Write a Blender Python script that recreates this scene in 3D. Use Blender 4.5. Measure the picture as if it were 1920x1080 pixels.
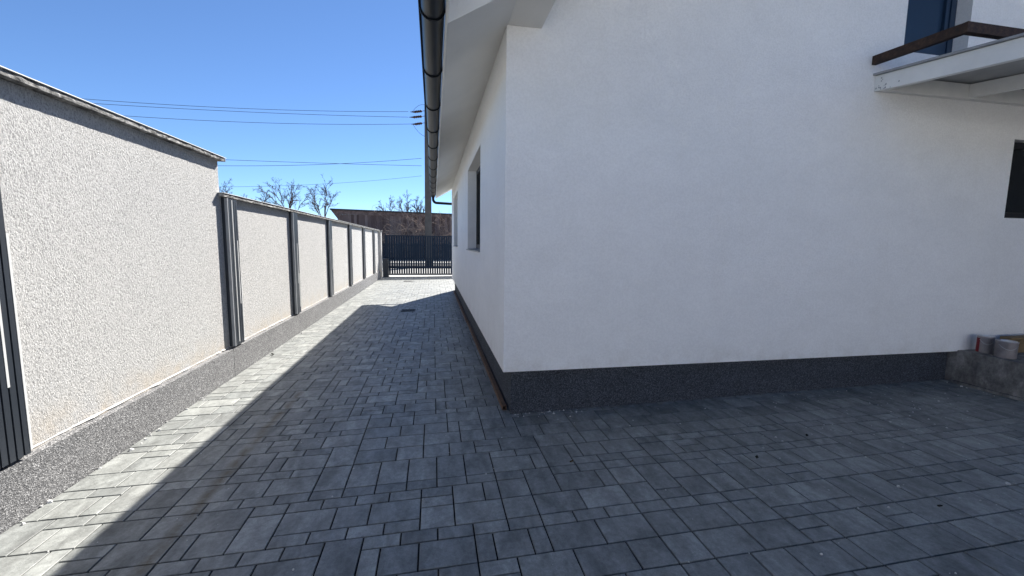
import bpy, bmesh, math, random
from mathutils import Matrix, Vector, noise
random.seed(11)
S = bpy.context.scene
for o in list(bpy.data.objects): bpy.data.objects.remove(o)
C = S.collection
R = math.radians

# ------------------------------------------------------------------ camera
CAM_H, F_PX, YAW, PITCH, ROLL = 1.6, 775.0, R(10.8), R(6.08), R(-0.70)
cy, sy, cp, sp = math.cos(YAW), math.sin(YAW), math.cos(PITCH), math.sin(PITCH)
fwd = Vector((sy*cp, cy*cp, -sp)); right = Vector((cy, -sy, 0)); down = fwd.cross(right)
c_, s_ = math.cos(ROLL), math.sin(ROLL)
right, down = c_*right + s_*down, -s_*right + c_*down
cam = bpy.data.cameras.new('camera'); camo = bpy.data.objects.new('camera', cam); C.objects.link(camo)
camo.matrix_world = Matrix(((right.x, -down.x, -fwd.x, 0), (right.y, -down.y, -fwd.y, 0), (right.z, -down.z, -fwd.z, CAM_H), (0, 0, 0, 1)))
cam.sensor_width = 36; cam.lens = 36*F_PX/1920; cam.clip_start = .05; cam.clip_end = 3000
S.camera = camo
def project(x, y, z):
    v = Vector((x, y, z-CAM_H)); d = v.dot(fwd)
    if d < .15: return None
    return 960+F_PX*v.dot(right)/d, 540+F_PX*v.dot(down)/d

# ------------------------------------------------------------------ light
SUN = Vector((.54, 1.06, 1.0)).normalized()          # towards the sun
EL, AZ = math.asin(SUN.z), math.atan2(SUN.x, SUN.y)
W = bpy.data.worlds.new('World'); S.world = W; W.use_nodes = True
nt = W.node_tree; sk = nt.nodes.new('ShaderNodeTexSky'); sk.sky_type = 'NISHITA'; sk.sun_disc = False
sk.sun_elevation = EL; sk.sun_rotation = AZ; sk.altitude = 2200; sk.air_density = 1.0; sk.dust_density = .0; sk.ozone_density = 7.5
nt.links.new(sk.outputs[0], nt.nodes['Background'].inputs[0]); nt.nodes['Background'].inputs[1].default_value = .064
sl = bpy.data.lights.new('sun', 'SUN'); sl.energy = 5.0; sl.angle = R(.53); sl.color = (1, .96, .90)
so = bpy.data.objects.new('sun', sl); C.objects.link(so); so.rotation_euler = SUN.to_track_quat('Z', 'Y').to_euler()
S.view_settings.view_transform = 'Standard'; S.view_settings.look = 'None'; S.view_settings.gamma = 1
S.view_settings.use_curve_mapping = False; S.view_settings.exposure = 1.45

# ------------------------------------------------------------------ materials
class NT:
    def __init__(s, name, rough=.8, spec=.3, metallic=0):
        s.m = bpy.data.materials.new(name); s.m.use_nodes = True; s.t = s.m.node_tree
        s.b = s.t.nodes['Principled BSDF']; s.b.inputs['Roughness'].default_value = rough
        s.b.inputs['Specular IOR Level'].default_value = spec; s.b.inputs['Metallic'].default_value = metallic
    def n(s, k, **kw):
        x = s.t.nodes.new('ShaderNode'+k)
        for a, v in kw.items(): setattr(x, a, v)
        return x
    def l(s, a, b): s.t.links.new(a, b)
    def pos(s, scale=(1, 1, 1), rot=(0, 0, 0), obj=False):
        g = s.n('TexCoord').outputs['Object'] if obj else s.n('NewGeometry').outputs['Position']
        mp = s.n('Mapping'); mp.inputs['Scale'].default_value = scale; mp.inputs['Rotation'].default_value = rot
        s.l(g, mp.inputs[0]); return mp.outputs[0]
    def noise(s, vec, scale, detail=4, rough=.55, dist=0):
        x = s.n('TexNoise'); s.l(vec, x.inputs['Vector']); x.inputs['Scale'].default_value = scale
        x.inputs['Detail'].default_value = detail; x.inputs['Roughness'].default_value = rough; x.inputs['Distortion'].default_value = dist
        return x.outputs['Fac']
    def vor(s, vec, scale, feat='F1'):
        x = s.n('TexVoronoi'); x.feature = feat; s.l(vec, x.inputs['Vector']); x.inputs['Scale'].default_value = scale; return x
    def ramp(s, fac, stops):
        x = s.n('ValToRGB'); s.l(fac, x.inputs[0]); e = x.color_ramp.elements
        while len(e) < len(stops): e.new(.5)
        for q, (p, c) in zip(e, stops):
            q.position = p; q.color = (*c, 1) if hasattr(c, '__len__') else (c, c, c, 1)
        return x.outputs[0]
    def mix(s, fac, a, b, mode='MIX'):
        x = s.n('Mix', data_type='RGBA', blend_type=mode)
        for i, v in ((0, fac), (6, a), (7, b)):
            if hasattr(v, 'node'): s.l(v, x.inputs[i])
            elif hasattr(v, '__len__'): x.inputs[i].default_value = (*v, 1)
            else: x.inputs[i].default_value = v if i == 0 else (v, v, v, 1)
        return x.outputs[2]
    def math(s, op, a, b=0, clamp=False):
        x = s.n('Math', operation=op, use_clamp=clamp)
        for sock, v in ((x.inputs[0], a), (x.inputs[1], b)):
            if hasattr(v, 'node'): s.l(v, sock)
            else: sock.default_value = v
        return x.outputs[0]
    def col(s, v):
        if hasattr(v, 'node'): s.l(v, s.b.inputs['Base Color'])
        else: s.b.inputs['Base Color'].default_value = (*v, 1)
        return s
    def bump(s, h, strength=.5, dist=.01):
        x = s.n('Bump'); x.inputs['Strength'].default_value = strength; x.inputs['Distance'].default_value = dist
        s.l(h, x.inputs['Height']); s.l(x.outputs[0], s.b.inputs['Normal']); return s
    def rough(s, v): s.l(v, s.b.inputs['Roughness']); return s

MAT = {}
def plain(name, c, rough=.7, spec=.3, metallic=0, var=.12, scale=8, bump=0, bscale=60):
    k = NT(name, rough, spec, metallic); p = k.pos()
    f = k.noise(p, scale, 5)
    k.col(k.ramp(f, [(.3, tuple(x*(1-var) for x in c)), (.7, tuple(min(1, x*(1+var)) for x in c))]))
    if bump: k.bump(k.noise(p, bscale, 3), bump, .004)
    MAT[name] = k.m; return k.m

def m_house_plaster():
    k = NT('house_plaster', .9, .15); p = k.pos()
    big = k.noise(p, .9, 4); fine = k.noise(p, 55, 3, .6)
    c = k.ramp(big, [(.3, (.825, .825, .82)), (.7, (.86, .857, .85))])
    low = k.noise(k.pos((1, 1, .3)), 3.1, 5, .6)
    c = k.mix(k.math('MULTIPLY', k.ramp(low, [(.56, 0.0), (.8, 1.0)]), .12), c, (.62, .585, .52))
    c = k.mix(.5, c, k.ramp(fine, [(.36, .90), (.62, 1.03)]), 'MULTIPLY')
    c = k.mix(.8, c, k.ramp(k.noise(k.pos((1, 1, 1.7)), 2.3, 6, .68, .5), [(.32, .95), (.68, 1.02)]), 'MULTIPLY')
    z = k.n('SeparateXYZ'); k.l(k.pos(), z.inputs[0])
    d = k.math('SUBTRACT', 1.0, k.math('MULTIPLY', k.math('SUBTRACT', z.outputs[2], .43), 3.4), True)
    d = k.math('MULTIPLY', k.math('MULTIPLY', d, d), k.ramp(k.noise(k.pos(), 7, 6, .7), [(.44, 0.0), (.70, .4)]))
    c = k.mix(d, c, (.47, .43, .37))
    k.col(c); v = k.vor(p, 190)
    h = k.math('ADD', fine, k.math('MULTIPLY', v.outputs['Distance'], .7))
    k.bump(h, .65, .0065); MAT['house_plaster'] = k.m
m_house_plaster()
def m_rough_plaster():
    k = NT('rough_plaster', .92, .12); p = k.pos((1, 1.0, 1.0), (R(38), 0, 0))
    st = k.pos((1, 1.5, .85), (R(-35), 0, 0))
    a = k.noise(st, 74, 4, .66, .5); b = k.noise(p, 170, 3, .6); big = k.noise(k.pos(), .8, 4)
    c = k.ramp(a, [(.36, (.28, .277, .27)), (.48, (.48, .474, .462)), (.62, (.57, .563, .548))])
    c = k.mix(.35, c, k.ramp(big, [(.3, (.84, .84, .84)), (.7, (1, .99, .97))]), 'MULTIPLY')
    # splash dirt creeping up from the plinth
    z = k.n('SeparateXYZ'); k.l(k.pos(), z.inputs[0])
    d = k.math('SUBTRACT', 1.0, k.math('MULTIPLY', k.math('SUBTRACT', z.outputs[2], .30), 2.6), True)
    d = k.math('MULTIPLY', k.math('MULTIPLY', d, d), k.ramp(k.noise(k.pos(), 6, 5), [(.35, 0.0), (.65, .8)]))
    c = k.mix(d, c, (.50, .43, .34)); k.col(c)
    k.bump(k.math('ADD', k.ramp(a, [(.33, 0.0), (.67, 1.0)]), k.math('MULTIPLY', b, .35)), .75, .006); MAT['rough_plaster'] = k.m
m_rough_plaster()
def m_mosaic(name, g_, tint=(1, 1, 1)):
    k = NT(name, .75, .3); p = k.pos()
    v = k.vor(p, 230); g = k.n('SeparateColor'); k.l(v.outputs['Color'], g.inputs[0])
    v2 = k.vor(p, 105); g2 = k.n('SeparateColor'); k.l(v2.outputs['Color'], g2.inputs[0])
    f = k.math('ADD', k.math('MULTIPLY', g.outputs[0], .6), k.math('MULTIPLY', g2.outputs[1], .4))
    c = k.ramp(f, [(.05, (.045*g_, .045*g_, .047*g_)), (.40, (.095*g_, .094*g_, .096*g_)), (.60, (.155*g_, .154*g_, .154*g_)), (.85, (.34*g_, .337*g_, .333*g_))])
    c = k.mix(.6, c, k.ramp(k.noise(p, 2.2, 5), [(.3, .75), (.7, 1.0)]), 'MULTIPLY')
    c = k.mix(1.0, c, tint, 'MULTIPLY'); k.col(c); k.bump(k.math('ADD', v.outputs['Distance'], v2.outputs['Distance']), .6, .006); MAT[name] = k.m
m_mosaic('mosaic_render', 1.35); m_mosaic('mosaic_shaded', .45, (.82, .94, 1.15))  # one mosaic twice: sunlit wall copy lightened, house copy darkened and blued for shade
def m_paver(name, island):
    k = NT(name, .55, .5)
    rnd = k.n('NewGeometry').outputs['Random Per Island'] if island else k.n('ObjectInfo').outputs['Random']
    geo = k.n('NewGeometry').outputs['Position']
    off = k.n('VectorMath', operation='ADD'); k.l(geo, off.inputs[0])
    cmb = k.n('CombineXYZ'); k.l(k.math('MULTIPLY', rnd, 91.7), cmb.inputs[0]); k.l(k.math('MULTIPLY', rnd, 37.3), cmb.inputs[1]); k.l(cmb.outputs[0], off.inputs[1])
    p = off.outputs[0]
    mp = k.n('Mapping'); mp.inputs['Scale'].default_value = (1.0, .45, 1); k.l(p, mp.inputs[0])
    cloud = k.noise(mp.outputs[0], 9, 5, .6, .4); fine = k.noise(p, 130, 3, .7); mid = k.noise(p, 34, 4, .65)
    base = k.ramp(rnd, [(0, (.172, .180, .172)), (.35, (.206, .214, .204)), (.7, (.228, .236, .222)), (1, (.272, .279, .262))])
    c = k.mix(.85, base, k.ramp(cloud, [(.34, .60), (.5, .98), (.66, 1.34)]), 'MULTIPLY')
    c = k.mix(.7, c, k.ramp(mid, [(.35, .74), (.65, 1.2)]), 'MULTIPLY')
    c = k.mix(.55, c, k.ramp(fine, [(.33, .72), (.66, 1.22)]), 'MULTIPLY')
    # pale cement dust where it was swept, and a trail of clay along one joint
    wp = k.pos(); dust = k.ramp(k.noise(wp, 1.1, 5, .65), [(.45, 0.0), (.75, .30)])
    c = k.mix(dust, c, (.33, .325, .305))
    xyz = k.n('SeparateXYZ'); k.l(wp, xyz.inputs[0])
    wob = k.math('MULTIPLY', k.math('SUBTRACT', k.noise(wp, 1.7, 3), .5), .12)
    d = k.math('ABSOLUTE', k.math('ADD', k.math('ADD', xyz.outputs[0], 1.44), wob))
    band = k.math('SUBTRACT', 1.0, k.math('MULTIPLY', d, 17), True)
    lim = k.math('MULTIPLY', k.math('LESS_THAN', xyz.outputs[1], 4.7), k.ramp(k.noise(wp, 7.5, 5, .7), [(.36, 0.0), (.54, 1.0)]))
    c = k.mix(k.math('MULTIPLY', k.math('MULTIPLY', band, lim), .95), c, (.105, .085, .058))
    k.col(c); k.bump(k.math('ADD', fine, k.math('MULTIPLY', mid, .8)), .32, .004)
    k.rough(k.ramp(cloud, [(.3, .60), (.7, .45)])); MAT[name] = k.m
m_paver('paver_stone', False); m_paver('paver_stone_far', True)
def m_joint():
    k = NT('joint_sand', .95, .1); p = k.pos(); f = k.noise(p, 40, 4, .7); g = k.noise(p, 2.1, 5, .7)
    c = k.ramp(f, [(.3, (.010, .010, .010)), (.7, (.026, .024, .022))])
    c = k.mix(k.ramp(g, [(.54, 0.0), (.66, .8)]), c, k.ramp(f, [(.35, (.045, .042, .020)), (.65, (.12, .105, .08))])); k.col(c); k.bump(f, .6, .004); MAT['joint_sand'] = k.m
m_joint()
plain('earth', (.16, .13, .09), .95, .1, var=.3, scale=.6, bump=.5, bscale=9)
plain('asphalt', (.055, .055, .057), .85, .3, var=.2, scale=2, bump=.5, bscale=90)
plain('pale_concrete', (.42, .41, .385), .85, .2, var=.15, scale=1.5, bump=.4)
plain('anthracite', (.026, .032, .041), .42, .45, var=.1, scale=3)
plain('anthracite_gate', (.006, .017, .036), .6, .2, var=.1, scale=3)
plain('gutter_metal', (.006, .009, .014), .34, .2, var=.15, scale=4)
plain('light_strip', (.62, .62, .60), .45, .4, var=.05)
plain('grey_trim', (.30, .31, .32), .45, .4, var=.1)
plain('soffit_white', (.74, .73, .70), .9, .15, var=.04, scale=2, bump=.5, bscale=70)
plain('white_paint', (.78, .78, .76), .45, .4, var=.05, scale=6)
plain('roof_tile', (.05, .052, .056), .6, .3, var=.2, scale=5)
plain('board_wood', (.21, .15, .13), .9, .15, var=.35, scale=4, bump=.4, bscale=25)
plain('brown_render', (.07, .055, .042), .9, .15, var=.1, scale=2)
plain('twig', (.12, .092, .082), .9, .1, var=.3, scale=2)
plain('pale_twig', (.40, .30, .235), .9, .1, var=.3, scale=3)
plain('pole_concrete', (.10, .095, .09), .9, .2, var=.15, scale=3, bump=.4)
plain('cable', (.03, .032, .036), .6, .3, var=.05)
plain('insulator', (.045, .02, .016), .3, .5, var=.1)
plain('door_blue', (.012, .030, .062), .4, .45, var=.1, scale=2)
plain('dark_frame', (.014, .016, .020), .45, .4, var=.1)
plain('tin', (.36, .33, .33), .42, .5, .55, var=.18, scale=14)
plain('tin_lid', (.62, .63, .64), .28, .5, .9, var=.15, scale=20)
plain('red_print', (.22, .015, .02), .5, .4, var=.1)
plain('plank', (.22, .155, .085), .85, .2, var=.25, scale=6)
plain('white_plastic', (.66, .65, .60), .5, .4, var=.08)
plain('crumb', (.62, .61, .58), .9, .1, var=.1, scale=40)
plain('leaf_brown', (.12, .075, .035), .85, .15, var=.3, scale=60)
plain('leaf_dark', (.022, .02, .017), .85, .15, var=.3, scale=60)
plain('iron', (.02, .02, .021), .6, .4, .4, var=.2, scale=30)
plain('moss', (.05, .055, .022), .95, .1, var=.4, scale=60)
def m_rust():
    k = NT('rusty_steel', .8, .3); p = k.pos(); f = k.noise(p, 26, 6, .7)
    k.col(k.ramp(f, [(.3, (.022, .017, .016)), (.52, (.048, .029, .022)), (.72, (.095, .055, .035))])); k.bump(f, .5, .003); MAT['rusty_steel'] = k.m
m_rust()
plain('brown_steel', (.15, .088, .052), .7, .3, var=.35, scale=18)
def m_mortar():
    k = NT('mortar_cap', .9, .2); p = k.pos(); f = k.noise(p, 13, 6, .75, .6)
    k.col(k.ramp(f, [(.38, (.035, .035, .037)), (.50, (.19, .187, .18)), (.64, (.42, .41, .395))])); k.bump(f, .9, .015); MAT['mortar_cap'] = k.m
m_mortar()
def m_boards():
    k = NT('shed_board', .9, .15); r_ = k.n('ObjectInfo').outputs['Random']; f = k.noise(k.pos((3, 3, .4)), 3, 5, .65)
    c = k.ramp(r_, [(0, (.13, .088, .075)), (.5, (.21, .15, .13)), (1, (.31, .235, .205))])
    k.col(k.mix(.7, c, k.ramp(f, [(.3, .6), (.7, 1.2)]), 'MULTIPLY')); MAT['shed_board'] = k.m
m_boards()
def m_raw():
    k = NT('raw_concrete', .93, .12); p = k.pos((1, 1.3, .7)); f = k.noise(p, 6, 6, .7); g = k.noise(k.pos(), 34, 4, .65)
    c = k.ramp(f, [(.36, (.13, .125, .12)), (.5, (.20, .195, .185)), (.64, (.32, .31, .29))])
    k.col(k.mix(.6, c, k.ramp(g, [(.3, .7), (.7, 1.2)]), 'MULTIPLY')); k.bump(k.math('ADD', f, g), .7, .015); MAT['raw_concrete'] = k.m
m_raw()
def m_glass():
    k = NT('window_glass', .03, .6); k.col((.018, .022, .026)); MAT['window_glass'] = k.m
m_glass()

# ------------------------------------------------------------------ mesh helpers
def link(o, parent=None):
    C.objects.link(o)
    if parent: o.parent = parent
    return o
def tag(o, label=None, cat=None, group=None, kind=None):
    for k, v in (('label', label), ('category', cat), ('group', group), ('kind', kind)):
        if v: o[k] = v
    return o
def empty(name, loc, label, cat, group=None):
    o = bpy.data.objects.new(name, None); o.location = loc; o.empty_display_size = .2; link(o)
    return tag(o, label, cat, group)
class MB:
    def __init__(s): s.v = []; s.f = []
    def quad(s, *p): i = len(s.v); s.v += [tuple(q) for q in p]; s.f.append(tuple(range(i, i+len(p)))); return s
    def hexa(s, b, t):                                    # bottom ring, top ring (same winding, ccw from above)
        i = len(s.v); n = len(b); s.v += [tuple(q) for q in b]+[tuple(q) for q in t]
        s.f.append(tuple(range(i+n-1, i-1, -1))); s.f.append(tuple(range(i+n, i+2*n)))
        for k in range(n): s.f.append((i+k, i+(k+1) % n, i+n+(k+1) % n, i+n+k))
        return s
    def box(s, x0, x1, y0, y1, z0, z1, bev=0):
        if bev:
            q = lambda x0, x1, y0, y1, z: [(x0, y0, z), (x1, y0, z), (x1, y1, z), (x0, y1, z)]
            i = len(s.v); b = bev
            s.v += q(x0, x1, y0, y1, z0)+q(x0, x1, y0, y1, z1-b)+q(x0+b, x1-b, y0+b, y1-b, z1)
            s.f.append((i+3, i+2, i+1, i)); s.f.append((i+8, i+9, i+10, i+11))
            for L in (0, 4):
                for k in range(4): s.f.append((i+L+k, i+L+(k+1) % 4, i+L+4+(k+1) % 4, i+L+4+k))
            return s
        return s.hexa([(x0, y0, z0), (x1, y0, z0), (x1, y1, z0), (x0, y1, z0)], [(x0, y0, z1), (x1, y0, z1), (x1, y1, z1), (x0, y1, z1)])
    def tube(s, pts, radii, n=8, cap=True):
        pts = [Vector(p) for p in pts]
        if not hasattr(radii, '__len__'): radii = [radii]*len(pts)
        base = len(s.v); ref = None
        for j, p in enumerate(pts):
            t = (pts[min(j+1, len(pts)-1)]-pts[max(j-1, 0)]).normalized()
            if ref is None: ref = Vector((0, 0, 1)) if abs(t.z) < .9 else Vector((1, 0, 0))
            u = t.cross(ref).normalized(); w = u.cross(t).normalized(); ref = w
            for k in range(n):
                a = 2*math.pi*k/n; s.v.append(tuple(p+radii[j]*(math.cos(a)*u+math.sin(a)*w)))
        for j in range(len(pts)-1):
            for k in range(n):
                a = base+j*n+k; b = base+j*n+(k+1) % n; s.f.append((a, b, b+n, a+n))
        if cap:
            s.f.append(tuple(base+k for k in range(n))[::-1]); s.f.append(tuple(base+(len(pts)-1)*n+k for k in range(n)))
        return s
    def lathe(s, cx, cyy, prof, n=24):
        b = len(s.v)
        for r, z in prof:
            for k in range(n): a = 2*math.pi*k/n; s.v.append((cx+r*math.cos(a), cyy+r*math.sin(a), z))
        for j in range(len(prof)-1):
            for k in range(n): a = b+j*n+k; c = b+j*n+(k+1) % n; s.f.append((a, c, c+n, a+n))
        s.f.append(tuple(b+k for k in range(n))[::-1]); s.f.append(tuple(b+(len(prof)-1)*n+k for k in range(n)))
        return s
    def mesh(s, name, mat, smooth=False):
        me = bpy.data.meshes.new(name); me.from_pydata(s.v, [], s.f); me.materials.append(MAT[mat])
        if smooth:
            for p in me.polygons: p.use_smooth = True
        me.update(); return me
    def build(s, name, mat, parent=None, smooth=False, off=None):
        o = bpy.data.objects.new(name, s.mesh(name, mat, smooth))
        link(o, parent)
        if parent is not None: o.matrix_parent_inverse = Matrix.Translation(-parent_origin(parent))
        return o
def parent_origin(p):
    if p.parent is None: return Vector(p.location)
    return parent_origin(p.parent)+p.matrix_parent_inverse.to_translation()+Vector(p.location)
def child(name, me, parent, loc=(0, 0, 0)):
    o = bpy.data.objects.new(name, me); o.location = loc
    link(o, parent); o.matrix_parent_inverse = Matrix.Translation(-parent_origin(parent)); return o
def G(x): return .0142*(x-.7)                             # the paving falls gently towards the boundary wall

# ------------------------------------------------------------------ ground
PX0, PY0 = .112, 2.231
gm = MB().quad((-900, -400, -.16), (900, -400, -.16), (900, 1500, -.16), (-900, 1500, -.16)).build('ground', 'earth'); tag(gm, kind='structure')
pav = MB().quad((-2.42, -6.2, G(-2.42)-.009), (11.2, -6.2, G(11.2)-.009), (11.2, 20.3, G(11.2)-.009), (-2.42, 20.3, G(-2.42)-.009)).build('pavement', 'joint_sand'); tag(pav, kind='structure')
def tile_strip(nx, h):                                    # random fill of a strip with 20x10, 20x20 and 20x30 stones
    grid = [[0]*h for _ in range(nx+4)]; out = []
    shapes = [((2, 2), 3), ((2, 3), 3), ((3, 2), 3), ((2, 1), 1.6), ((1, 2), 1.4)]
    steps = 0; stack = []
    def first():
        x0 = max(0, stack[-1][0]-1) if stack else 0
        for x in range(x0, nx):
            for y in range(h):
                if not grid[x][y]: return x, y
        return None
    def opts(x, y):
        o = []
        for (w, d), wt in shapes:
            if y+d <= h and all(not grid[x+i][y+j] for i in range(w) for j in range(d)): o.append((random.random()**(1/wt), w, d))
        o.sort(); return [(w, d) for _, w, d in o]
    pos = first(); cand = opts(*pos)
    while pos:
        if cand:
            w, d = cand.pop(); x, y = pos
            for i in range(w):
                for j in range(d): grid[x+i][y+j] = 1
            stack.append((x, y, w, d, cand)); pos = first()
            if pos: cand = opts(*pos)
        else:
            x, y, w, d, cand = stack.pop()
            for i in range(w):
                for j in range(d): grid[x+i][y+j] = 0
            pos = (x, y)
        steps += 1
        if steps > 60000: break
    return [(x, y, w, d) for x, y, w, d, _ in stack]
tiles = []; k0 = -25; NX = 135
heights = {0: 5, -3: 3}
row = 0
up = [5]+[random.choice([3, 5, 4, 3, 6]) for _ in range(60)]
r = 0
for h in up:
    if r*.1+PY0 > 20.2: break
    tiles += [(x+k0, y+r, w, d) for x, y, w, d in tile_strip(NX, h)]; r += h
r = 0
for h in [3]+[random.choice([3, 5, 4, 3, 6]) for _ in range(40)]:
    r -= h
    if r*.1+PY0 < -6: break
    tiles += [(x+k0, y+r, w, d) for x, y, w, d in tile_strip(NX, h)]
GAP, TH = .0088, .055
keep = []
for x, y, w, d in tiles:
    X, Yc = PX0+.1*(x+w/2), PY0+.1*(y+d/2)
    if X > .80 and 3.80 < Yc < 13.9: continue
    if X > 6.0 and 1.2 < Yc < 3.9: continue
    if -1.05 < X < -.70+.05 and False: continue
    q = [project(X+sx*w*.05, Yc+sy_*d*.05, G(X)) for sx in (-1, 1) for sy_ in (-1, 1)]
    area = 0
    if all(q) and -40 < sum(a[0] for a in q)/4 < 1960 and sum(a[1] for a in q)/4 < 1110:
        a, b, c3, e = q; area = abs((b[0]-c3[0])*(e[1]-a[1])-(e[0]-a[0])*(b[1]-c3[1]))/2
    keep.append((area, X, Yc, w, d))
keep.sort(reverse=True)
slope = -math.atan(.0142)
pmesh = {}
def paver_mesh(w, d):
    if (w, d) not in pmesh:
        a, b = w*.05-GAP/2, d*.05-GAP/2
        pmesh[w, d] = MB().box(-a, a, -b, b, -TH, 0, .0018).mesh('paver', 'paver_stone')
    return pmesh[w, d]
for area, X, Yc, w, d in keep[:300]:
    o = bpy.data.objects.new('paver', paver_mesh(w, d)); o.location = (X, Yc, G(X)+random.uniform(-.0008, .0010))
    o.rotation_euler = (random.gauss(0, .0045), slope+random.gauss(0, .0045), random.gauss(0, .0030)); link(o, pav)
fm = MB()
for area, X, Yc, w, d in keep[300:]:
    a, b = w*.05-GAP/2, d*.05-GAP/2; i = len(fm.v); dz = random.uniform(-.0008, .0010)
    fm.box(X-a, X+a, Yc-b, Yc+b, -TH+dz, dz, .0018)
    for j in range(i, len(fm.v)): q = fm.v[j]; fm.v[j] = (q[0], q[1], q[2]+G(q[0]))
tag(fm.build('paver_field', 'paver_stone_far', pav), kind='stuff')

# behind the viewpoint, unseen: pale concrete and a white house added to bounce light
tag(MB().box(-14, 16, -14, -6.2, -.15, -.06).build('yard', 'pale_concrete'), kind='structure')  # laid pale and out of view to throw light on the house front
nb = empty('bounce_house', (1, -15, 0), 'unseen pale house added behind the viewpoint to bounce light onto the shaded wall', 'house')
MB().box(-9, 12, -22, -13.5, -.1, 4.4).build('wall', 'house_plaster', nb)
m_ = MB(); rg_ = [(-13.2, 4.401), (-22.3, 4.401), (-22.3, 4.6), (-17.7, 6.6), (-13.2, 4.6)]
m_.hexa([(-9.3, a, b) for a, b in rg_], [(12.3, a, b) for a, b in rg_]); m_.build('roof', 'roof_tile', nb)
for xw in (-5.5, -1.5, 3.0, 7.5):
    wd_ = MB().box(xw, xw+1.3, -13.499, -13.45, 1.0, 2.4).build('window', 'dark_frame', nb); MB().box(xw+.08, xw+1.22, -13.449, -13.44, 1.08, 2.32).build('pane', 'window_glass', wd_)

# beyond the gate: apron, street, far verge
tag(MB().box(-12, 14, 20.3, 27.5, -.14, -.045).build('pavement_apron', 'pale_concrete'), kind='structure')
tag(MB().box(-200, 200, 27.5, 34.5, -.15, -.10).build('road', 'asphalt'), kind='structure')
tag(MB().box(-200, 200, 34.5, 41, -.15, -.03).build('verge', 'pale_concrete'), kind='structure')

# ------------------------------------------------------------------ boundary wall on the left
WX, PLX = -2.44, -2.39
def long_cap(y0, y1, z, o, mat, t, parent, name='cap'):
    m = MB(); n = int((y1-y0)/.05); ring = None
    for i in range(n+1):
        y = y0+(y1-y0)*i/n
        j = lambda a: random.uniform(-a, a)
        r_ = [(WX-.26, y, z), (WX+o+j(.0015), y, z+j(.001)), (WX+o+j(.005)-.001, y, z+t*.5+j(.006)), (WX+o+j(.003)-.006, y, z+t+j(.002)), (WX-.26, y, z+t)]
        b = len(m.v); m.v += r_
        if i:
            for k in range(5): m.f.append((b-5+k, b-5+(k+1) % 5, b+(k+1) % 5, b+k))
        else: m.f.append((0, 1, 2, 3, 4))
    m.f.append(tuple(len(m.v)-5+k for k in range(5))[::-1])
    c = m.build(name, mat, parent)
    return c
def garden_wall(y0, y1, ztop, label, plinth_top=.315):
    w = empty('garden_wall', (WX, (y0+y1)/2, -.05), label, 'wall')
    MB().box(WX-.2, WX, y0, y1, plinth_top-.02, ztop).build('wall_face', 'rough_plaster', w)
    m = MB(); m.hexa([(WX-.22, y0, -.15), (PLX, y0, -.15), (PLX, y1, -.15), (WX-.22, y1, -.15)], [(WX-.22, y0, plinth_top), (PLX, y0, plinth_top-.022), (PLX, y1, plinth_top-.022), (WX-.22, y1, plinth_top)])
    m.build('plinth', 'mosaic_render', w)
    m = MB(); n = int((y1-y0)/.06)
    for i in range(n+1):
        y = y0+(y1-y0)*i/n; a = random.uniform(.001, .008)*(1 if random.random() < .8 else 1.8)
        m.v += [(WX-.002, y, plinth_top+.012), (WX+a, y, plinth_top-.001-.3*a)]
        if i: m.f.append((2*i-2, 2*i-1, 2*i+1, 2*i))
    m.build('plaster_seam', 'crumb', w)
    c = long_cap(y0-.05, y1+.053, ztop+.001, .064, 'mortar_cap', .036, w)
    MB().box(WX-.28, WX+.071, y0-.055, y1+.06, ztop+.0405, ztop+.046).build('flashing', 'white_paint', c)
    return w
HIGH_END = 5.45
hw = garden_wall(-6.0, HIGH_END-.004, 2.512, 'tall near stretch of pale rough plastered boundary wall with mortar cap')
lw = garden_wall(HIGH_END+.004, 19.55, 2.105, 'long lower stretch of rough plastered boundary wall divided by slatted pilasters')
def pilaster(parent, y0, z0, z1, strips):
    # a post boxed in with ribbed dark cladding, a pale edge trim and thin pale strips
    wd = .27; p = MB().box(WX+.001, WX+.034, y0, y0+wd, z0, z1).build('pilaster', 'anthracite', parent)
    sl = MB().box(WX+.034, WX+.062, -.017, .017, z0+.003, z1-.003).mesh('slat', 'anthracite')
    ys = [y0+.055+i*.045 for i in range(5)]
    for y in ys: child('slat', sl, p, (0, y, 0))
    MB().box(WX+.0345, WX+.066, y0+.002, y0+.020, z0+.002, z1-.002).build('edge_trim', 'grey_trim', p)
    for i, a, b in strips:
        y = ys[i]+.0225 if i < 5 else y0+.012
        MB().box(WX+.0345, WX+.064, y-.007, y+.007, z0+a*(z1-z0), z0+b*(z1-z0)).build('light_strip', 'light_strip', p)
ZP = .317
pilaster(hw, 2.60, ZP, 2.50, [(4, .01, .60), (2, .20, .48)])
pilaster(hw, .1, ZP, 2.50, [(3, .1, .60), (1, .30, .7)])
sp_ = [[(3, .28, .72), (4, .02, .46), (1, .02, .99)], [(2, .30, .70), (3, .06, .40)], [(2, .35, .75), (4, .1, .5)], [(2, .3, .7)], [(2, .2, .6)], [(3, .2, .6)]]
for y0, st in zip((5.47, 7.80, 10.36, 12.82, 15.28, 17.80), sp_): pilaster(lw, y0, ZP, 2.10, st)

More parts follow.
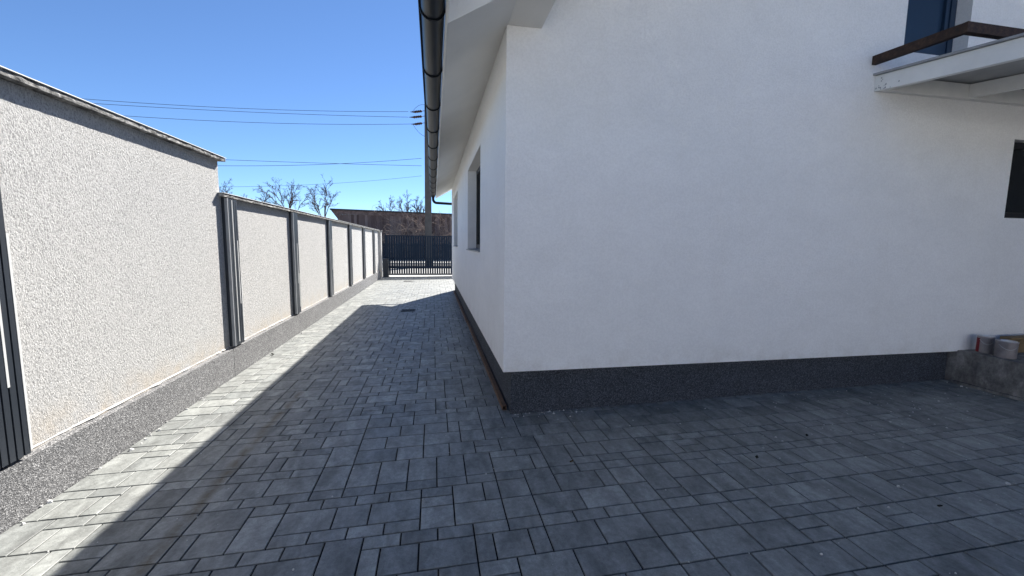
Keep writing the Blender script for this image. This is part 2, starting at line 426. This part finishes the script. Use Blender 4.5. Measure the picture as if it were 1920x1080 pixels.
# ------------------------------------------------------------------ house
HX, HY, YF, ZB, ZT = .617, 3.606, 14.1, .438, 3.41
XR = 9.583; RX = (HX+XR)/2; T30 = math.tan(R(30)); INS = .087
house = empty('house', (5.1, 8.8, 0), 'white rendered house with dark plinth and overhanging eaves', 'house')
def zr(x): return ZT+T30*((x-HX) if x < RX else (XR-x))
DW = (4.69, 5.51, 3.59, 5.62); GW = (6.33, 7.53, 1.96, 2.82)
m = MB(); q = lambda x0, x1, z0, z1: m.quad((x0, HY, z0), (x1, HY, z0), (x1, HY, z1), (x0, HY, z1))
for x0, x1, z0, z1 in ((HX, GW[0], ZB, ZT), (GW[0], GW[1], ZB, GW[2]), (GW[0], GW[1], GW[3], ZT), (GW[1], XR, ZB, ZT), (DW[0], DW[1], ZT, DW[2])): q(x0, x1, z0, z1)
m.quad((HX, HY, ZT), (DW[0], HY, ZT), (DW[0], HY, zr(DW[0])))
m.quad((DW[1], HY, ZT), (XR, HY, ZT), (DW[1], HY, zr(DW[1])))
m.quad((DW[0], HY, DW[3]), (DW[1], HY, DW[3]), (DW[1], HY, zr(DW[1])), (RX, HY, zr(RX)), (DW[0], HY, zr(DW[0])))
def reveal_f(x0, x1, z0, z1, d):
    a, b = HY, HY+d
    m.quad((x0, a, z0), (x0, a, z1), (x0, b, z1), (x0, b, z0)); m.quad((x1, a, z1), (x1, a, z0), (x1, b, z0), (x1, b, z1))
    m.quad((x0, a, z1), (x1, a, z1), (x1, b, z1), (x0, b, z1)); m.quad((x1, a, z0), (x0, a, z0), (x0, b, z0), (x1, b, z0))
reveal_f(*DW, .22); reveal_f(*GW, .2)
m.quad((HX, HY, ZB), (HX, HY+INS+.01, ZB), (XR, HY+INS+.01, ZB), (XR, HY, ZB))
m.build('front_wall', 'house_plaster', house)
SW = [(5.56, 7.60, 1.495, 2.893), (10.78, 12.74, 1.52, 2.93)]
m = MB(); s4 = lambda y0, y1, z0, z1: m.quad((HX, y1, z0), (HX, y0, z0), (HX, y0, z1), (HX, y1, z1))
yy = HY
for y0, y1, z0, z1 in SW:
    s4(yy, y0, ZB, ZT); s4(y0, y1, ZB, z0); s4(y0, y1, z1, ZT); yy = y1
    a, b = HX, HX+.26
    m.quad((a, y0, z0), (b, y0, z0), (b, y0, z1), (a, y0, z1)); m.quad((a, y1, z0), (a, y1, z1), (b, y1, z1), (b, y1, z0))
    m.quad((a, y0, z1), (b, y0, z1), (b, y1, z1), (a, y1, z1)); m.quad((a, y0, z0), (a, y1, z0), (b, y1, z0), (b, y0, z0))
s4(yy, YF, ZB, ZT); m.quad((HX, HY, ZB), (HX, YF, ZB), (HX+INS+.01, YF, ZB), (HX+INS+.01, HY, ZB))
m.build('side_wall', 'house_plaster', house)
m = MB(); m.quad((HX, YF, ZB), (HX, YF, ZT), (RX, YF, zr(RX)), (XR, YF, ZT), (XR, YF, ZB)); m.build('back_wall', 'house_plaster', house)
MB().quad((XR, HY, ZB), (XR, YF, ZB), (XR, YF, ZT), (XR, HY, ZT)).build('side_wall', 'house_plaster', house)
MB().box(HX+INS, XR-INS, HY+INS, YF-INS, -.2, ZB+.02).build('plinth', 'mosaic_shaded', house)
# windows
def bars(axis, a0, a1, z0, z1, c0, c1, wd, mull=()):
    mm = MB()
    def bx(p0, p1, q0, q1):
        if axis == 'y': mm.box(c0, c1, p0, p1, q0, q1)
        else: mm.box(p0, p1, c0, c1, q0, q1)
    bx(a0, a0+wd, z0, z1); bx(a1-wd, a1, z0, z1); bx(a0+wd, a1-wd, z0, z0+wd); bx(a0+wd, a1-wd, z1-wd, z1)
    for mu in mull: bx(mu-wd*.6, mu+wd*.6, z0+wd, z1-wd)
    return mm
for y0, y1, z0, z1 in SW:
    wn = bars('y', y0+.003, y1-.003, z0+.012, z1-.003, HX+.155, HX+.22, .075, ((y0+y1)/2,)).build('window', 'dark_frame', house)
    for a, b in ((y0+.08, (y0+y1)/2-.047), ((y0+y1)/2+.047, y1-.08)):
        MB().box(HX+.185, HX+.20, a, b, z0+.09, z1-.08).build('pane', 'window_glass', wn)
    MB().hexa([(HX-.03, y0+.002, z0-.012), (HX+.155, y0+.002, z0), (HX+.155, y1-.002, z0), (HX-.03, y1-.002, z0-.012)], [(HX-.03, y0+.002, z0+.004), (HX+.155, y0+.002, z0+.016), (HX+.155, y1-.002, z0+.016), (HX-.03, y1-.002, z0+.004)]).build('sill', 'grey_trim', wn)
wn = bars('x', GW[0]+.003, GW[1]-.003, GW[2]+.003, GW[3]-.003, HY+.085, HY+.15, .07, (6.93,)).build('window', 'dark_frame', house)
MB().box(GW[0]+.075, 6.885, HY+.11, HY+.125, GW[2]+.075, GW[3]-.075).build('pane', 'window_glass', wn)
MB().box(6.975, GW[1]-.075, HY+.11, HY+.125, GW[2]+.075, GW[3]-.075).build('pane', 'window_glass', wn)
dr = bars('x', DW[0]+.003, DW[1]-.003, DW[2]+.003, DW[3]-.003, HY+.135, HY+.20, .07).build('door', 'door_blue', house)
MB().box(DW[0]+.078, DW[1]-.078, HY+.145, HY+.185, DW[2]+.078, DW[3]-.078).build('door_leaf', 'door_blue', dr)
MB().box(DW[1]-.17, DW[1]-.145, HY+.115, HY+.144, DW[2]+.25, DW[3]-.3).build('door_batten', 'door_blue', dr)
# roof: sloped slab boxed in white render
EX, EY0, EY1 = .112, 3.08, 14.62; TV = .30
zl = lambda x: ZT+T30*(x-HX)
m = MB()
ring = [(EX, zl(EX)), (RX, zl(RX)), (RX, zl(RX)+TV), (EX, zl(EX)+TV)]
m.hexa([(x, EY0, z) for x, z in ring], [(x, EY1, z) for x, z in ring])
ring = [(RX, zl(RX)), (2*RX-EX, zl(EX)), (2*RX-EX, zl(EX)+TV), (RX, zl(RX)+TV)]
m.hexa([(x, EY0, z) for x, z in ring], [(x, EY1, z) for x, z in ring])
roof = m.build('roof', 'soffit_white', house)
for sgn in (0, 1):
    f = (lambda x: x) if not sgn else (lambda x: 2*RX-x)
    ring = [(EX-.075, zl(EX-.075)+TV+.004), (RX, zl(RX)+TV+.004), (RX, zl(RX)+TV+.045), (EX-.075, zl(EX-.075)+TV+.045)]
    MB().hexa([(f(x), 2.40, z) for x, z in ring], [(f(x), EY1+.05, z) for x, z in ring]).build('roof_covering', 'roof_tile', roof)
MB().box(EX-.016, EX-.001, 2.45, EY1, zl(EX)-.006, zl(EX)+.19).build('fascia', 'white_paint', roof)
x0, x1 = HX-.004, .913; zb = ZT+.006
for xa in (x0, 2*RX-x1):
    xb = xa+x1-x0
    MB().hexa([(xa, EY0+.004, zb), (xb, EY0+.004, zb), (xb, HY-.001, zb), (xa, HY-.001, zb)], [(xa, EY0+.004, zb+.2), (xb, EY0+.004, zb+.2), (xb, HY-.001, zb+.2), (xa, HY-.001, zb+.2)]).build('purlin_box', 'soffit_white', roof)
# gutter
gx, gz, gr_ = EX-.016-.088, zl(EX)+.10, .080
m = MB(); N = 16; y0, y1 = 2.42, EY1+.02
prof = [(gx+gr_*math.cos(a), gz+gr_*math.sin(a)) for a in [math.pi+math.pi*i/N for i in range(N+1)]]
inn = [(gx+(gr_-.003)*math.cos(a), gz+(gr_-.003)*math.sin(a)) for a in [math.pi+math.pi*i/N for i in range(N+1)]]
for P, rev in ((prof, 0), (inn, 1)):
    b = len(m.v)
    for y in (y0, y1): m.v += [(x, y, z) for x, z in P]
    for k in range(N): f = (b+k, b+k+1, b+N+2+k, b+N+1+k); m.f.append(f[::-1] if rev else f)
gut = m.build('gutter', 'gutter_metal', house, True)
for y in (y0, y1): MB().quad(*[(x, y, z) for x, z in prof]).build('end_cap', 'gutter_metal', gut)
MB().tube([(gx-gr_-.006, y0, gz+.004), (gx-gr_-.006, y1, gz+.004)], .0105, 8).build('rim', 'gutter_metal', gut, True)
bm_ = MB(); yb = 0
arc = [(gx+(gr_+.005)*math.cos(a), gz+(gr_+.005)*math.sin(a)) for a in [math.pi*.98+math.pi*1.02*i/14 for i in range(15)]]
bm_.tube([(x, 0, z) for x, z in arc]+[(gx+gr_+.006, 0, gz+.07)], .0062, 6)
bme = bm_.mesh('bracket', 'gutter_metal', True)
for yb in [2.5]+[3.1+i for i in range(12)]: child('bracket', bme, gut, (0, yb, 0))
YD = 14.33
pts = [(gx, YD, gz-.06), (gx, YD, gz-.16)]
for i in range(1, 7): a = R(15*i); pts.append((gx+.12*(1-math.cos(a)), YD, gz-.16-.12*math.sin(a)))
xe = HX+.17; pts += [(xe-.05, YD, gz-.30)]
for i in range(1, 6): a = R(18*i); pts.append((xe-.05+.08*math.sin(a), YD, gz-.30-.08*(1-math.cos(a))))
pts += [(xe+.03, YD, .1)]
MB().tube(pts, .043, 12).build('downspout', 'gutter_metal', house, True)

# ------------------------------------------------------------------ balcony frame over the terrace
bal = empty('balcony_frame', (5.8, HY, 3.17), 'white painted steel balcony frame sticking out of the wall below the blue door', 'balcony')
KS = .115
def sloped(xa, xb, ya, yb, zb, h, name, mat, par=bal):   # zb = underside height at the wall
    z = lambda y: zb-KS*(HY-y)
    return MB().hexa([(xa, ya, z(ya)), (xb, ya, z(ya)), (xb, yb, z(yb)), (xa, yb, z(yb))], [(xa, ya, z(ya)+h), (xb, ya, z(ya)+h), (xb, yb, z(yb)+h), (xa, yb, z(yb)+h)]).build(name, mat, par)
YO = 2.15
for i, xb in enumerate((4.38, 5.49, 6.60, 7.64)):
    sloped(xb, xb+.06, YO+.06, HY-(.0 if i == 0 else .072), 3.172+(.0 if i == 0 else .012), .15 if i == 0 else .13, 'beam', 'white_paint')
sloped(4.441, 7.70, HY-.07, HY-.001, 3.172, .145, 'ledger', 'white_paint')
sloped(4.38, 7.70, YO, YO+.058, 3.172, .15, 'front_beam', 'white_paint')
sloped(4.35, 7.74, YO-.03, HY-.001, 3.326, .018, 'deck_sheet', 'grey_trim')
# chipped paint by the wall end
m = MB()
for i in range(16):
    y = HY-.01-abs(random.gauss(0, .09)); z = 3.18-KS*(HY-y)+random.uniform(.0, .14)*(1 if y > HY-.1 else .3); a = random.uniform(.003, .008)
    m.quad((4.3785, y+a, z-a*1.6), (4.3785, y-a, z-a), (4.3785, y-a*.7, z+a), (4.3785, y+a*.8, z+a*.7))
tag(m.build('paint_chips', 'grey_trim', bal), kind='stuff')
rt = empty('rusty_tube_frame', (4.36, HY, 3.45), 'rusty bent steel tube lying across the top of the white balcony frame', 'steel tube')
m = MB(); zt = lambda y: 3.465-.06*(HY-y)
def rbox(p0, p1, w, h):
    p0, p1 = Vector(p0), Vector(p1); d = (p1-p0).normalized(); n = Vector((-d.y, d.x, 0)).normalized()*w/2; u = Vector((0, 0, h/2))
    m.hexa([p0-n-u, p0+n-u, p0+n+u, p0-n+u], [p1-n-u, p1+n-u, p1+n+u, p1-n+u])
rbox((4.345, HY-.002, zt(HY)), (4.345, 2.895, zt(2.895)), .05, .082)
m.build('side_tube', 'rusty_steel', rt)
m = MB(); rbox((4.32, 2.868, zt(2.87)), (7.5, 2.868, zt(2.87)-.002), .05, .082); m.build('front_tube', 'rusty_steel', rt)

# ------------------------------------------------------------------ terrace and things on it
ter = empty('concrete_terrace', (7.6, 2.4, .08), 'rough raised concrete terrace edge at the end of the dark plinth', 'terrace')
bm = bmesh.new(); bmesh.ops.create_cube(bm, size=1)
bmesh.ops.scale(bm, vec=(4.0, 2.9, .58), verts=bm.verts); bmesh.ops.translate(bm, vec=(7.9, 2.245, .16), verts=bm.verts)
bmesh.ops.subdivide_edges(bm, edges=bm.edges[:], cuts=24, use_grid_fill=True)
for v in bm.verts:
    nz = noise.noise(v.co*6)*.004+noise.noise(v.co*19)*.003
    if v.co.y < 3.68: v.co += Vector((nz, nz*.6, nz*.6))
me = bpy.data.meshes.new('slab'); bm.to_mesh(me); bm.free(); me.materials.append(MAT['raw_concrete'])
child('slab', me, ter)
MB().box(5.86, 5.905, .8, 3.60, .06, .10).build('footing_lip', 'raw_concrete', ter)
ZTE = .452
def can(x, y, r_, h, label, band):
    e = empty('paint_can', (x, y, ZTE), label, 'paint can', 'paint cans on the terrace')
    MB().lathe(x, y, [(r_*.98, ZTE), (r_, ZTE+.006), (r_, ZTE+h-.012), (r_*1.03, ZTE+h-.008), (r_*1.03, ZTE+h)], 28).build('body', 'tin', e, True)
    MB().lathe(x, y, [(r_*.86, ZTE+h-.004), (r_*.90, ZTE+h+.005), (r_*.78, ZTE+h+.006), (r_*.76, ZTE+h+.001)], 28).build('lid', 'tin_lid', e)
    if band:
        a0, a1 = band; mm = MB(); n = 8; b = 0
        for i in range(n+1):
            a = a0+(a1-a0)*i/n
            mm.v += [(x+(r_+.0015)*math.cos(a), y+(r_+.0015)*math.sin(a), ZTE+z) for z in (.008, h-.02)]
            if i: mm.f.append((2*i-2, 2*i, 2*i+1, 2*i-1))
        mm.build('printed_band', 'red_print', e)
    arc = [(x+r_*1.05*math.cos(a), y+r_*1.05*math.sin(a), ZTE+h*.82-.05*math.sin((a-R(170))/R(110)*math.pi)) for a in [R(170+110*i/12) for i in range(13)]]
    MB().tube(arc, .0022, 6).build('handle', 'tin_lid', e, True)
can(6.075, 3.475, .066, .185, 'smaller metal paint can with dark red band nearest the wall corner', (R(115), R(172)))
can(6.045, 3.285, .083, .175, 'wider plain metal paint can beside the red banded one', None)
pk = empty('plank_pile', (6.42, 3.43, ZTE), 'short wooden planks stacked behind the paint cans', 'planks')
for i, z in enumerate((.0, .112, .142)):
    MB().box(6.40-.02*i, 7.1, 3.40+.01*i, 3.54-.01*i, ZTE+z+.001, ZTE+z+(.11 if i == 0 else .026)).build('plank', 'plank', pk)
jg = empty('plastic_jug', (6.155, 3.06, ZTE), 'crumpled pale plastic jug at the right edge of the picture', 'jug')
jp = [(.0, .0), (.055, .0), (.062, .02), (.056, .07), (.063, .11), (.05, .15), (.022, .17), (.02, .20)]
MB().lathe(6.165, 3.06, [(r_ if r_ else .01, ZTE+z) for r_, z in jp[1:]], 14).build('body', 'white_plastic', jg, True)
MB().lathe(6.165, 3.06, [(.024, ZTE+.20), (.024, ZTE+.222)], 14).build('cap', 'red_print', jg)

# ------------------------------------------------------------------ unseen block added on the right as a dark reflection for the window
ob = empty('reflection_block', (10, -1, 0), 'unseen brown block added on the right for the window to reflect', 'building')
MB().box(9.0, 12.5, -4.0, 3.0, -.1, 3.4).build('wall', 'brown_render', ob)
MB().box(8.8, 12.8, -4.2, 3.2, 3.401, 3.6).build('roof', 'roof_tile', ob)

# ------------------------------------------------------------------ steel tubes along the plinth
def steel(y0, y1, x, label, sk=0):
    z = G(x)+.004; w = .042
    m = MB(); t = .004
    # hollow square section, open at both ends
    o4 = [(x-w/2, z), (x+w/2, z), (x+w/2, z+w), (x-w/2, z+w)]; i4 = [(x-w/2+t, z+t), (x+w/2-t, z+t), (x+w/2-t, z+w-t), (x-w/2+t, z+w-t)]
    for y in (y0, y1): m.v += [(a+(sk if y == y1 else 0), y, b) for a, b in o4]+[(a+(sk if y == y1 else 0), y, b) for a, b in i4]
    for k in range(4):
        k2 = (k+1) % 4
        m.f += [(k, k2, 8+k2, 8+k), (4+k2, 4+k, 12+k, 12+k2), (k, 4+k, 4+k2, k2), (8+k, 8+k2, 12+k2, 12+k)]
    tag(m.build('steel_tube', 'brown_steel'), label, 'steel tube', 'steel tubes along the plinth')
steel(3.79, 8.20, .662, 'nearer rusty square steel tube lying on the paving along the house plinth', .012)
steel(8.24, 13.75, .664, 'farther rusty square steel tube lying on the paving along the house plinth', .0)

# drains
def drain(x, y, w, d, label):
    z = G(x)+.006; e = empty('drain_grate', (x, y, z), label, 'drain', 'drain grates in the paving')
    m = MB(); t = .018
    m.box(x-w/2, x+w/2, y-d/2, y-d/2+t, z-.03, z); m.box(x-w/2, x+w/2, y+d/2-t, y+d/2, z-.03, z); m.box(x-w/2, x-w/2+t, y-d/2+t, y+d/2-t, z-.03, z); m.box(x+w/2-t, x+w/2, y-d/2+t, y+d/2-t, z-.03, z)
    m.build('frame', 'iron', e); MB().box(x-w/2+t, x+w/2-t, y-d/2+t, y+d/2-t, z-.004, z-.0035).build('well', 'joint_sand', e)
    n = 9; me = MB().box(-.008, .008, -d/2+t, d/2-t, -.0034, -.0008).mesh('bar', 'iron')
    for i in range(n): child('bar', me, e, (x-w/2+t+(w-2*t)*(i+.5)/n, y, z))
drain(-.60, 10.10, .33, .34, 'black iron drain grate in the shaded paving')
drain(-1.03, 18.0, .42, .36, 'iron drain grate in the sunlit paving before the gate')

# ------------------------------------------------------------------ gate
gate = empty('sliding_gate', (-.7, 20.75, 0), 'dark blue grey slatted metal gate closing the passage', 'gate')
GY, gx0, gx1, gz0, gz1 = 20.75, -2.28, 1.9, .03, 1.95
sme = MB().box(-.042, .042, GY-.012, GY+.012, gz0+.08, gz1-.05).mesh('slat', 'anthracite_gate')
x = gx0+.10
while x < gx1-.06:
    child('slat', sme, gate, (x, 0, 0)); x += .113
for z0, z1 in ((gz0, gz0+.078), (gz1-.048, gz1), (.35, .47), (.80, .85)):
    MB().box(gx0, gx1, GY-.034, GY-.0125, z0, z1).build('rail', 'anthracite_gate', gate)
for xx in (gx0, gx1-.06): MB().box(xx, xx+.055, GY-.03, GY+.03, gz0, gz1+.004).build('frame_post', 'anthracite_gate', gate)
gp = empty('gate_pillar', (-2.42, 20.1, 0), 'narrow pale pillar where the boundary wall meets the gate', 'pillar')
MB().box(-2.62, -2.33, 19.64, 19.98, -.1, 2.10).build('shaft', 'rough_plaster', gp)
MB().box(-2.65, -2.30, 19.62, 20.01, 2.101, 2.14).build('cap', 'mortar_cap', gp)
mb = MB().box(-2.36, -2.10, 20.35, 20.62, -.05, .84).build('gate_motor', 'anthracite'); tag(mb, 'dark grey gate motor box beside the pillar', 'gate motor')

# ------------------------------------------------------------------ across the street
ff = empty('street_fence', (-3, 39, 0), 'far dark fence of thin pickets across the street, seen through the gate', 'fence')
m = MB(); x = -14
while x < 6: m.box(x, x+.07, 38.99, 39.01, .05, 1.55); x += .115
tag(m.build('picket_panel', 'anthracite_gate', ff), kind='stuff')
for z in (.2, 1.35): MB().box(-14, 6, 39.011, 39.05, z, z+.06).build('rail', 'anthracite_gate', ff)
shed = empty('timber_shed', (-3, 44, 0), 'long dark timber shed with a flat roof behind the gate', 'shed')
SY = 44.0; bme = {}
x = -9.3; i = 0
while x < 6:
    w = random.choice((.22, .26, .3)); key = (w, i % 3)
    if key not in bme: bme[key] = MB().box(0, w-.035, SY-.02+.02*(i % 3), SY+.04, -.05, 4.32).mesh('board', 'shed_board')
    child('board', bme[key], shed, (x, 0, 0)); x += w; i += 1
MB().box(-9.3, 6, SY+.041, SY+5, -.05, 4.3).build('body', 'board_wood', shed)
m = MB(); rg = [(-9.95, 4.72), (7, 4.43), (7, 4.56), (-9.95, 4.86)]
m.hexa([(a, SY-.25, b) for a, b in rg], [(a, SY+5.2, b) for a, b in rg]); m.build('roof', 'roof_tile', shed)
m = MB(); rg = [(-9.3, 3.9), (-8.9, 4.32), (7, 4.2), (7, 4.43), (-9.9, 4.719)]
m.hexa([(a, SY-.10, b) for a, b in rg], [(a, SY-.02, b) for a, b in rg]); m.build('eaves_board', 'board_wood', shed)

# bare trees
def bare_tree(base, ztop, rad, zfork, label, seed, group, limbs=6, lean=0, tw=.0095):
    # trunk, then limbs that arch out to the rim of the crown, side branches and twigs along them
    rr = random.Random(seed); t = MB(); cr = MB(); bx, by, bz = base
    e = empty('bare_tree', base, label, 'tree', group)
    fork = Vector((bx+lean, by, zfork)); pts = [Vector(base)]
    for i in range(1, 6): u = i/5; pts.append(Vector(base).lerp(fork, u)+Vector((rr.gauss(0, .05), rr.gauss(0, .05), 0)))
    t.tube(pts, [.17-.012*i for i in range(6)], 7, False); t.build('trunk', 'twig', e)
    def path(p, q, bend, n):
        p, q = Vector(p), Vector(q); L = (q-p).length; out = [p]
        for i in range(1, n+1):
            u = i/n; w = p.lerp(q, u); w.z += bend*L*math.sin(math.pi*u); out.append(w+Vector([rr.gauss(0, .015*L) for _ in range(3)])*math.sin(math.pi*min(1, u*.9)))
        return out
    def sprout(par, r0, lev):
        n = len(par)-1; L = sum((par[i+1]-par[i]).length for i in range(n))
        cnt = (11, 8, 6)[lev]
        for j in range(cnt):
            u = rr.uniform(.22, 1) if lev else rr.uniform(.25, 1); i = min(n-1, int(u*n)); p = par[i].lerp(par[i+1], u*n-i)
            d = (par[i+1]-par[i]).normalized(); sd = Vector((rr.gauss(0, 1), rr.gauss(0, 1), rr.gauss(.12, .7))).normalized()
            d = (d+sd*rr.uniform(.6, 1.1)).normalized(); l = L*rr.uniform(.22, .45)*(1.15-.5*u)
            q = path(p, p+d*l, rr.uniform(-.05, .12), 4); r1 = max(tw, r0*(1-.6*u)*.55)
            cr.tube(q, [r1, r1*.85, r1*.7, max(tw*.8, r1*.55), tw*.7], 4 if lev == 0 else 3, False)
            if lev < 2: sprout(q, r1, lev+1)
    for k in range(limbs):
        a = 2*math.pi*(k+rr.uniform(-.25, .25))/limbs; f = rr.uniform(.55, 1) if k else .15
        start = pts[rr.choice((4, 5, 5))]; tip = Vector((bx+lean+rad*f*math.cos(a), by+rad*f*math.sin(a), zfork+(ztop-zfork)*(1-.45*f*f)*rr.uniform(.85, 1)))
        q = path(start, tip, rr.uniform(.02, .12), 7); r0 = rr.uniform(.06, .085)
        cr.tube(q, [r0*(1-.11*i) for i in range(8)], 5, False); sprout(q, r0, 0)
    cr.build('crown', 'twig', e)
GT = 'bare trees beyond the wall'; GS = 'bare trees behind the shed'
bare_tree((-19.4, 62, -.2), 9.7, 4.1, 5.0, 'broad bare tree above the middle of the low wall', 3, GT, 7)
bare_tree((-22.9, 64, -.2), 8.4, 2.8, 5.0, 'low spreading bare tree left of the broad one above the wall', 8, GT, 5, -.3)
bare_tree((-14.9, 61, -.2), 9.7, 2.7, 4.6, 'slim bare tree just left of the dark shed roof', 5, GT, 5, .25)
bare_tree((-27.0, 62, -.2), 9.3, 1.5, 5.5, 'bare tree top peeping out beside the tall wall end', 21, GT, 4)
bare_tree((-6.2, 62, -.2), 7.7, 1.6, 4.2, 'thin bare tree top left of the utility pole above the shed', 31, GS, 5)
bare_tree((-3.9, 63, -.2), 8.7, 1.6, 4.6, 'tallest bare tree top above the shed by the utility pole', 32, GS, 5)
bare_tree((-1.9, 62, -.2), 8.1, 1.4, 4.4, 'bare tree top directly behind the utility pole', 33, GS, 5)
def shrub(base, h, n, label, seed, wd):
    rr = random.Random(seed); m = MB(); e = empty('bare_shrub', base, label, 'shrub', 'bare shrubs before the shed')
    def st(p, d, L, r_, lev):
        pts = [Vector(p)]; dd = Vector(d)
        for i in range(5): dd = (dd+Vector((rr.gauss(0, .25), rr.gauss(0, .2), rr.gauss(0, .18)))).normalized(); pts.append(pts[-1]+dd*L/5)
        m.tube(pts, [r_, r_*.9, r_*.8, r_*.7, r_*.6, r_*.5], 3, False)
        if lev < 2:
            for i in range(4): st(pts[rr.randint(1, 5)], (dd+Vector((rr.gauss(0, .8), rr.gauss(0, .5), rr.gauss(0, .6)))).normalized(), L*.5, r_*.7, lev+1)
    for i in range(n): st((base[0]+rr.uniform(-wd, wd), base[1]+rr.uniform(-.5, .5), base[2]), Vector((rr.gauss(0, .25), rr.gauss(0, .2), 1)).normalized(), h*rr.uniform(.55, 1), .026, 0)
    m.build('stems', 'pale_twig', e)
shrub((-2.6, 42.6, -.1), 4.6, 30, 'tangled pale brown bare shrub left of the utility pole', 4, 1.3)
shrub((1.2, 42.6, -.1), 4.5, 30, 'tangled pale brown bare shrub right of the utility pole', 9, 1.2)

# ------------------------------------------------------------------ utility pole and wires
def pole(x, y, label, detail):
    e = empty('utility_pole', (x, y, -.05), label, 'utility pole', 'concrete utility poles')
    m = MB(); b, t, zt_ = .25, .19, 11.0
    m.hexa([(x-b, y-b*.8, -.2), (x+b, y-b*.8, -.2), (x+b, y+b*.8, -.2), (x-b, y+b*.8, -.2)], [(x-t, y-t, zt_), (x+t, y-t, zt_), (x+t, y+t, zt_), (x-t, y+t, zt_)]); m.build('shaft', 'pole_concrete', e)
    MB().box(x-.16, x+.16, y-.16, y-.13, 9.4, 10.75).build('bracket_plate', 'iron', e)
    if detail:
        for z, L in ((10.5, .55), (10.15, .62), (9.7, .5)):
            x1 = x-.35-L; m = MB(); pts = [(x-.15, y-.1, z+.12), (x-.35, y-.1, z+.08)]; rad = [.02, .02]
            for i in range(9): pts.append((x-.35-L*(i+.5)/9, y-.1, z+.08-.10*(i+.5)/9)); rad.append(.10 if i % 2 else .06)
            pts.append((x1-.25, y-.1, z-.03)); rad.append(.016)
            m.tube(pts, rad, 8).build('insulator', 'insulator', e)
        for z0, z1, sw in ((10.5, 11.0, .5), (9.7, 8.9, -.45)):
            pts = [(x-1.0+u*.85, y-.1, z0+(z1-z0)*u+sw*.35*math.sin(math.pi*u)) for u in [i/10 for i in range(11)]]
            MB().tube(pts, .011, 5).build('jumper_wire', 'cable', e)
    return e
PXX, PYY = -.33, 30.2
pole(PXX, PYY, 'concrete utility pole with insulators behind the gutter', True)
pole(-34.5, PYY, 'concrete utility pole far out to the left', False)
def wire(z0, sag, z1, label, x0=-.75, y1=PYY-.1, r_=.013):
    pts = [(x0+(-34.5-x0)*u, PYY-.1+(y1-PYY+.1)*u, z0+(z1-z0)*u-4*sag*u*(1-u)) for u in [i/40 for i in range(41)]]
    tag(MB().tube(pts, r_, 5).build('power_line', 'cable'), label, 'wire', 'overhead wires')
wire(10.48, .62, 10.55, 'uppermost thin overhead wire against the blue sky', -1.6)
wire(10.12, .36, 9.98, 'second overhead wire from the top, nearly touching the first', -1.6)
wire(9.68, .72, 9.9, 'third overhead wire from the top, below the close pair', -1.4)
wire(6.92, .2, 6.92, 'middle overhead wire hanging almost level')
wire(7.43, 1.16, 7.43, 'middle overhead wire drooping to the left across the level one')
wire(6.24, 1.3, 6.24, 'lowest faint overhead wire above the bare trees', r_=.009)

# ------------------------------------------------------------------ small litter
m = MB(); rr = random.Random(5)
def crumb(x, y, a):
    z = G(x)+.0005; an = rr.uniform(0, 6.28); n = 5
    ring = [(x+a*rr.uniform(.6, 1.1)*math.cos(an+6.283*i/n), y+a*rr.uniform(.5, 1.1)*math.sin(an+6.283*i/n), z) for i in range(n)]
    top = [(x+(p[0]-x)*.6, y+(p[1]-y)*.6, z+a*rr.uniform(.5, .9)) for p in ring]; m.hexa(ring, top)
for i in range(150): crumb(min(5.8, rr.gauss(4.3, 1.0)), min(3.60, 3.66-abs(rr.gauss(0, .75))), abs(rr.gauss(.003, .0035))+.002)
for i in range(110): crumb(rr.uniform(-2.2, 5.5), rr.uniform(1.2, 3.5), abs(rr.gauss(.0025, .0025))+.002)
for i in range(70): crumb(-2.385+abs(rr.gauss(.01, .03)), rr.uniform(2.2, 12), abs(rr.gauss(.006, .004))+.003)
for i in range(30): crumb(rr.uniform(.72, 1.4), 3.68-abs(rr.gauss(0, .05)), abs(rr.gauss(.004, .003))+.003)
tag(m.build('plaster_crumbs', 'crumb'), 'white plaster crumbs scattered over the paving', 'debris', kind='stuff')
def leaf(x, y, s, mat, label, seed):
    rr = random.Random(seed); m = MB(); z = G(x)+.002; n = 7; a0 = rr.uniform(0, 3.14); ca, sa = math.cos(a0), math.sin(a0)
    L = []; Rr = []; Mi = []
    for i in range(n):
        u = i/(n-1); w = s*.42*math.sin(math.pi*min(1, u*.9+.06))*rr.uniform(.8, 1.1); l = (u-.5)*2*s*.7; cz = .25*s*(2*u-1)**2
        for lst, v, zz in ((L, -w, .28*s+cz), (Mi, 0, cz), (Rr, w, .34*s+cz)): lst.append((x+ca*l-sa*v, y+sa*l+ca*v, z+zz*rr.uniform(.7, 1)))
    for i in range(n-1): m.quad(L[i], Mi[i], Mi[i+1], L[i+1]); m.quad(Mi[i], Rr[i], Rr[i+1], Mi[i+1])
    o = m.build('dry_leaf', mat); tag(o, label, 'leaf', 'dry leaves on the paving'); sm = o.modifiers.new('thickness', 'SOLIDIFY'); sm.thickness = .001
leaf(.99, 2.76, .026, 'leaf_brown', 'small curled brown leaf on the paving below the house corner', 1)
leaf(3.03, 1.84, .024, 'leaf_dark', 'dark dead leaf on the paving toward the lower right', 2)
leaf(2.37, 2.55, .03, 'leaf_dark', 'dark crumpled leaf on the paving middle of the shaded yard', 3)
leaf(3.05, 2.78, .028, 'leaf_dark', 'dark dead leaf nearest the plinth in the shaded yard', 4)
leaf(-2.30, 6.4, .045, 'leaf_dark', 'dark leaf against the foot of the boundary wall', 6)
